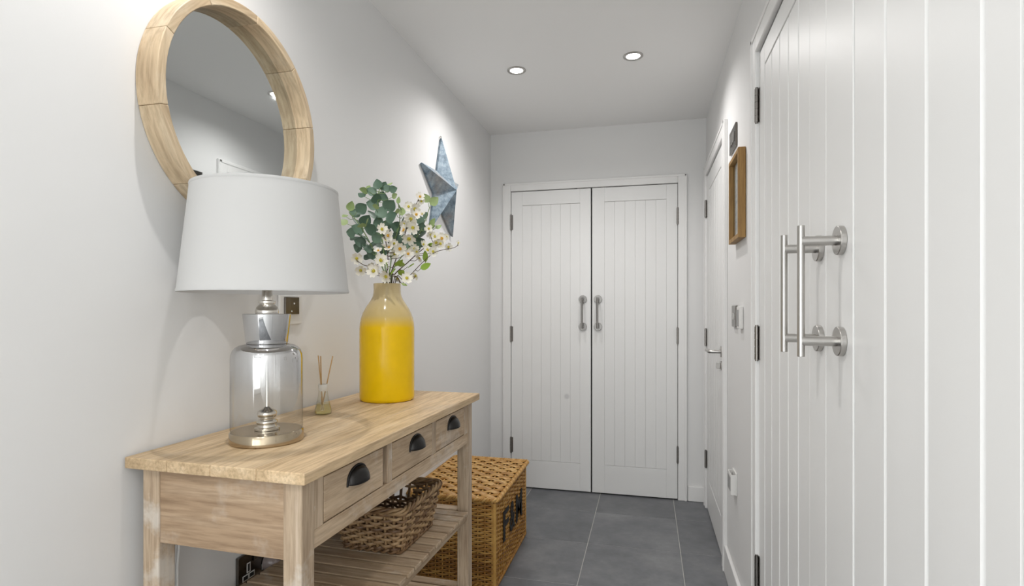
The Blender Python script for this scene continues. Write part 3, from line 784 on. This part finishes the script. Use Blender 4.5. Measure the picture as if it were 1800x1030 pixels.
sprig('blossom_sprig', 'tall white blossom twig reaching towards the centre of the metal star', 'flowers', BG,
      [(688,478,DV-.02),(702,440,DV-.04),(714,405,DV-.04),(724,375,DV-.02),(736,350,DV-.01)],
      [('F',728.6,367,-.04,1.25),('G',732,377,-.04,1.0),('F',723,384,-.05,1.3),('F',726,400,-.05,1.3),('G',711.5,405,-.07,1.4),('F',719,419,-.06,1.4),('G',738,346,-.02,.95),
       ('F',741,354,-.01,.85),('F',718,363,-.02,1.0),('F',742,377,-.02,.8),('F',710,393,-.04,.9)], M_TWIG)
sprig('blossom_sprig', 'white blossom twig leaning right with a flower cluster below the metal star', 'flowers', BG,
      [(694,482,DV),(716,462,DV),(738,442,DV),(758,428,DV),(774,420,DV)],
      [('G',777,419,-.01,1.15),('F',766,426,-.02,1.15),('F',775,428,-.02,1.0),('F',754,402,0,.9),('F',751,440,-.02,1.15),('F',761,442,-.02,1.0),('F',738,453,-.02,.95),('F',757,412,0,.9),('F',785,416,0,.7),('F',764,416,0,1.0),
       ('L',722,466,-.04,1.15),('L',706,466,-.06,1.2),('L',705,480,-.06,1.2),('F',728,437,-.02,.95),('F',744,430,-.01,.9),('L',757,431,.0,.9),('F',733,442,-.03,.9)], M_TWIG)
sprig('blossom_sprig', 'long bare twig reaching furthest right, with two lime leaves', 'flowers', BG,
      [(712,492,DV-.02),(742,462,DV-.02),(766,443,DV-.02),(799,435,DV-.02),(805,428,DV-.02)],
      [('L',748.5,468,-.02,1.25),('L',747,450,-.02,1.25),('F',806,427,-.02,.5),('F',788,434,.0,.9)], M_TWIG, .0016)
sprig('blossom_sprig', 'short white blossom twig hanging over the right rim of the vase', 'flowers', BG,
      [(706,498,DV-.04),(716,492,DV-.05),(731,485,DV-.05)],
      [('F',715,489,-.07,1.15),('F',731.5,484.5,-.05,.85),('L',710,501,-.06,1.1),('F',700,489,-.02,1.0)], M_TWIG, .0016)

# ------------------------------------------------------------------ reed diffuser
DX, DY = -.905, 1.402
t = empty('reed_diffuser', (DX, DY, .8987))
tag(t, 'small clear glass reed diffuser bottle with three sticks between lamp and vase', 'diffuser')
MB().lathe([(.0005,.0005),(.0215,.0005),(.0235,.004),(.0230,.012),(.0200,.026),(.0158,.042),(.0135,.054),(.0125,.062),(.0125,.074)], 32).build('glass_bottle', M_GLASS, t, smooth=60)
MB().lathe([(.0005,.003),(.0205,.003),(.0222,.006),(.0215,.013),(.0190,.024),(.0172,.030),(.0005,.030)], 32).build('scented_oil', M_OILMAT, t, smooth=60)
MB().lathe([(.0128,.066),(.0136,.067),(.0136,.084),(.0128,.085),(.0095,.085),(.0095,.067)], 32).build('frosted_collar', M_FROST, t, smooth=40)
for (dx, dy, ex, ey, ez) in ((.004,-.004,-.008,-.012,.168), (-.006,.004,-.004,-.006,.166), (-.004,-.003,.016,.024,.164)):
    MB().cyl((dx, dy, .010), (ex, ey, ez), .0016, 8).build('reed', M_REED, t, smooth=60)

# ------------------------------------------------------------------ round mirror
MY, MZ, MR, MD_, MI = 1.199, 1.686, .2755, .056, .2535
t = empty('round_mirror', (XL+.0008, MY, MZ))
tag(t, 'round mirror in a deep pale wooden frame hung on the left wall', 'mirror')
nseg = 10; sub = 8; b = MB(); vs = []; fs = []
for i in range(sub+1):
    a = (i/sub-.5)*(2*PI/nseg-.0022)
    ca, sa = math.cos(a), math.sin(a)
    for (rr, x) in ((MR,0),(MR,MD_),(MI,MD_),(MI,0)): vs.append((x, rr*sa, rr*ca))
for i in range(sub):
    for k in range(4): fs.append((i*4+k, i*4+(k+1)%4, (i+1)*4+(k+1)%4, (i+1)*4+k))
fs.append((3,2,1,0)); fs.append(tuple(sub*4+k for k in range(4)))
b.add(vs, fs); me = b.mesh('frame_segment', W_MIR, 30)
for k in range(nseg):
    o = link('frame_segment', me, t, .0018); o.rotation_euler = (2*PI*(k+.35)/nseg, 0, 0)
b = MB(); n = 72; b.add([(.011,0,0)]+[(.011,(MI+.002)*math.cos(2*PI*k/n),(MI+.002)*math.sin(2*PI*k/n)) for k in range(n)], [(0,1+k,1+(k+1)%n) for k in range(n)]); b.build('mirror_glass', M_MIRROR, t)
b = MB(); b.add([(.004,0,0)]+[(.004,(MI+.003)*math.cos(2*PI*k/n),(MI+.003)*math.sin(2*PI*k/n)) for k in range(n)], [(0,1+(k+1)%n,1+k) for k in range(n)]); b.build('backing_board', M_DARK, t)

# ------------------------------------------------------------------ metal star
SY, SZ = 2.652, 1.806
t = empty('wall_star', (XL+.001, SY, SZ))
tag(t, 'five-pointed folded zinc star with washed blue-grey finish hung on the left wall', 'wall decoration')
b = MB(); Ro, Ri = .272, .108
ring = []
for k in range(10):
    a = PI/2 + k*PI/5 + R(-1); r_ = Ro if k % 2 == 0 else Ri
    ring.append((0.012 if k % 2 == 0 else .030, -r_*math.cos(a)*1.0, r_*math.sin(a)))
vs = [(.092, 0, 0)] + [(p[0], p[1], p[2]) for p in ring] + [(0.0, p[1]*.97, p[2]*.97) for p in ring]
# valleys sit lower than the ridges running out to the tips
for k in range(10):
    if k % 2 == 1: vs[1+k] = (.012, vs[1+k][1], vs[1+k][2])
fs = [(0, 1+(k+1)%10, 1+k) for k in range(10)] + [(1+k, 1+(k+1)%10, 11+(k+1)%10, 11+k) for k in range(10)] + [tuple(range(11, 21))]
b.add(vs, fs); b.build('folded_star', M_STAR, t)
b = MB(); b.tube([(.006+.0*k, .008*math.cos(2*PI*k/16), Ro+.002+.008*math.sin(2*PI*k/16)) for k in range(16)], .0014, 6, closed=True); b.build('hanging_loop', M_HINGE, t, smooth=60)

# ------------------------------------------------------------------ left wall: thermostat, double socket
t = empty('wall_thermostat', (XL+.0005, 1.430, 1.198))
tag(t, 'small wall control with dark square face on a white plate, seen beside the lamp neck', 'thermostat')
MB().box(0, .008, -.052, .052, -.044, .042).build('white_plate', M_PLAST, t, .002)
MB().box(.008, .0135, -.034, .031, -.014, .037).build('dark_face', M_NICKEL, t, .001)
b = MB(); b.cyl((.0135,.006,.018), (.0145,.006,.018), .0028, 12); b.cyl((.0135,-.006,-.005), (.0145,-.006,-.005), .0022, 12); b.build('indicator', M_PLAST, t)

t = empty('double_socket', (XL+.0005, 1.285, .508))
tag(t, 'black nickel double wall socket low on the left wall, seen under the table', 'socket')
MB().box(0, .009, -.074, .074, -.044, .044).build('face_plate', M_NICKEL, t, .002)
for cy in (-.037, .037):
    for (y, z, w_, h_) in ((cy, .006, .005, .011), (cy-.0115, -.017, .009, .006), (cy+.0115, -.017, .009, .006)):
        b = MB(); b.box(.0088, .0098, y-w_-.0016, y+w_+.0016, z-h_-.0016, z+h_+.0016); b.build('pin_surround', M_PLAST, t)
        MB().box(.0090, .0102, y-w_+.001, y+w_-.001, z-h_+.001, z+h_-.001).build('pin_slot', M_DARK, t)
for y in (-.014, .014):
    MB().box(.009, .0135, y-.006, y+.006, .016, .036).build('rocker', M_NICKEL, t, .001)
t = empty('mains_plug', (XL+.0112, 1.322, .497))
tag(t, 'plug pushed into the right half of the double socket under the table', 'plug')
b = MB(); b.tube([(0,0,0),(.012,0,0),(.028,0,-.002),(.034,0,-.004)], [.024,.024,.018,.010], 20); b.build('plug_body', mat('smoky_plug', (.30,.25,.24), .2), t, smooth=50)

# ------------------------------------------------------------------ right wall pieces
def wall_r(name, y, z, label, cat):
    t = empty(name, (XR-.0005, y, z), 0); tag(t, label, cat); return t
t = wall_r('wall_plate', 2.464, 1.912, 'polished metal double wall plate high on the right wall above the picture frame', 'wall plate')
MB().box(-.008, 0, -.085, .085, -.047, .047).build('plate', M_NICKEL, t, .002)
for y in (-.04, .0, .04): MB().box(-.0125, -.008, y-.012, y+.012, -.020, .020).build('rocker', M_STEEL, t, .0015)
t = wall_r('picture_frame', 2.303, 1.634, 'deep oak picture frame with a pale print hung on the right wall', 'picture')
FH, FWd, FD, FT = .168, .123, .0275, .017
for (y0, y1, z0, z1) in ((-FWd,-FWd+FT,-FH,FH),(FWd-FT,FWd,-FH,FH)): MB().box(-FD,-.001,y0,y1,z0,z1).build('frame_side', W_OAK, t, .0012)
for (z0, z1) in ((-FH,-FH+FT),(FH-FT,FH)): MB().box(-FD,-.001,-FWd+FT,FWd-FT,z0,z1).build('frame_side', W_OAK, t, .0012)
def print_mat():
    m = mat('pale_print', (.62,.66,.68), .5); tc = N(m, 'ShaderNodeTexCoord')
    f = noise(m, 30, mapscale=(1,.5,2.2), detail=3); c = ramp(m, f, [(.42, (.45,.52,.58)), (.50, (.66,.70,.72)), (.8, (.74,.77,.78))])
    L(m, c, m.node_tree.nodes['Principled BSDF'].inputs['Base Color']); return m
MB().box(-.006,-.002,-FWd+FT,FWd-FT,-FH+FT,FH-FT).build('mount', mat('white_mount', (.74,.77,.78), .6), t)
MB().box(-.0068,-.006,-FWd+FT+.025,FWd-FT-.025,-FH+FT+.03,FH-FT-.03).build('print', print_mat(), t)
MB().box(-.0135,-.0125,-FWd+FT,FWd-FT,-FH+FT,FH-FT).build('glazing', thin_glass('picture_glazing', (.98,.99,.99), base=.02, edge=1), t)
t = wall_r('light_switch', 2.420, 1.170, 'dark metal light switch plate on the right wall below the picture frame', 'switch')
MB().box(-.009, 0, -.054, .054, -.044, .044).build('face_plate', M_NICKEL, t, .002)
MB().box(-.0135, -.009, -.012, .012, -.014, .014).build('rocker', M_STEEL, t, .001)
t = wall_r('room_thermostat', 2.270, 1.167, 'white box thermostat with grey face on the right wall, beside the dark switch', 'thermostat')
MB().box(-.0150, 0, -.034, .034, -.043, .043).build('housing', M_PLAST, t, .003)
MB().box(-.0162, -.0150, -.018, .031, -.034, .030).build('grey_face', M_GREYPLAST, t, .0008)
t = wall_r('socket_cover', 2.432, .484, 'white plastic box with open top low on the right wall', 'socket cover')
MB().box(-.006, 0, -.043, .043, -.046, .046).build('back_plate', M_PLAST, t, .0015)
b = MB(); b.box(-.024, -.006, -.043, -.038, -.044, .038); b.box(-.024, -.006, .038, .043, -.044, .038); b.box(-.024, -.020, -.038, .038, -.044, .038); b.box(-.020, -.006, -.038, .038, -.044, -.038); b.build('open_box', M_PLAST, t, .001)
MB().box(-.0250, -.024, -.030, .036, -.032, .024).build('grey_label_panel', M_GREYPLAST, t)
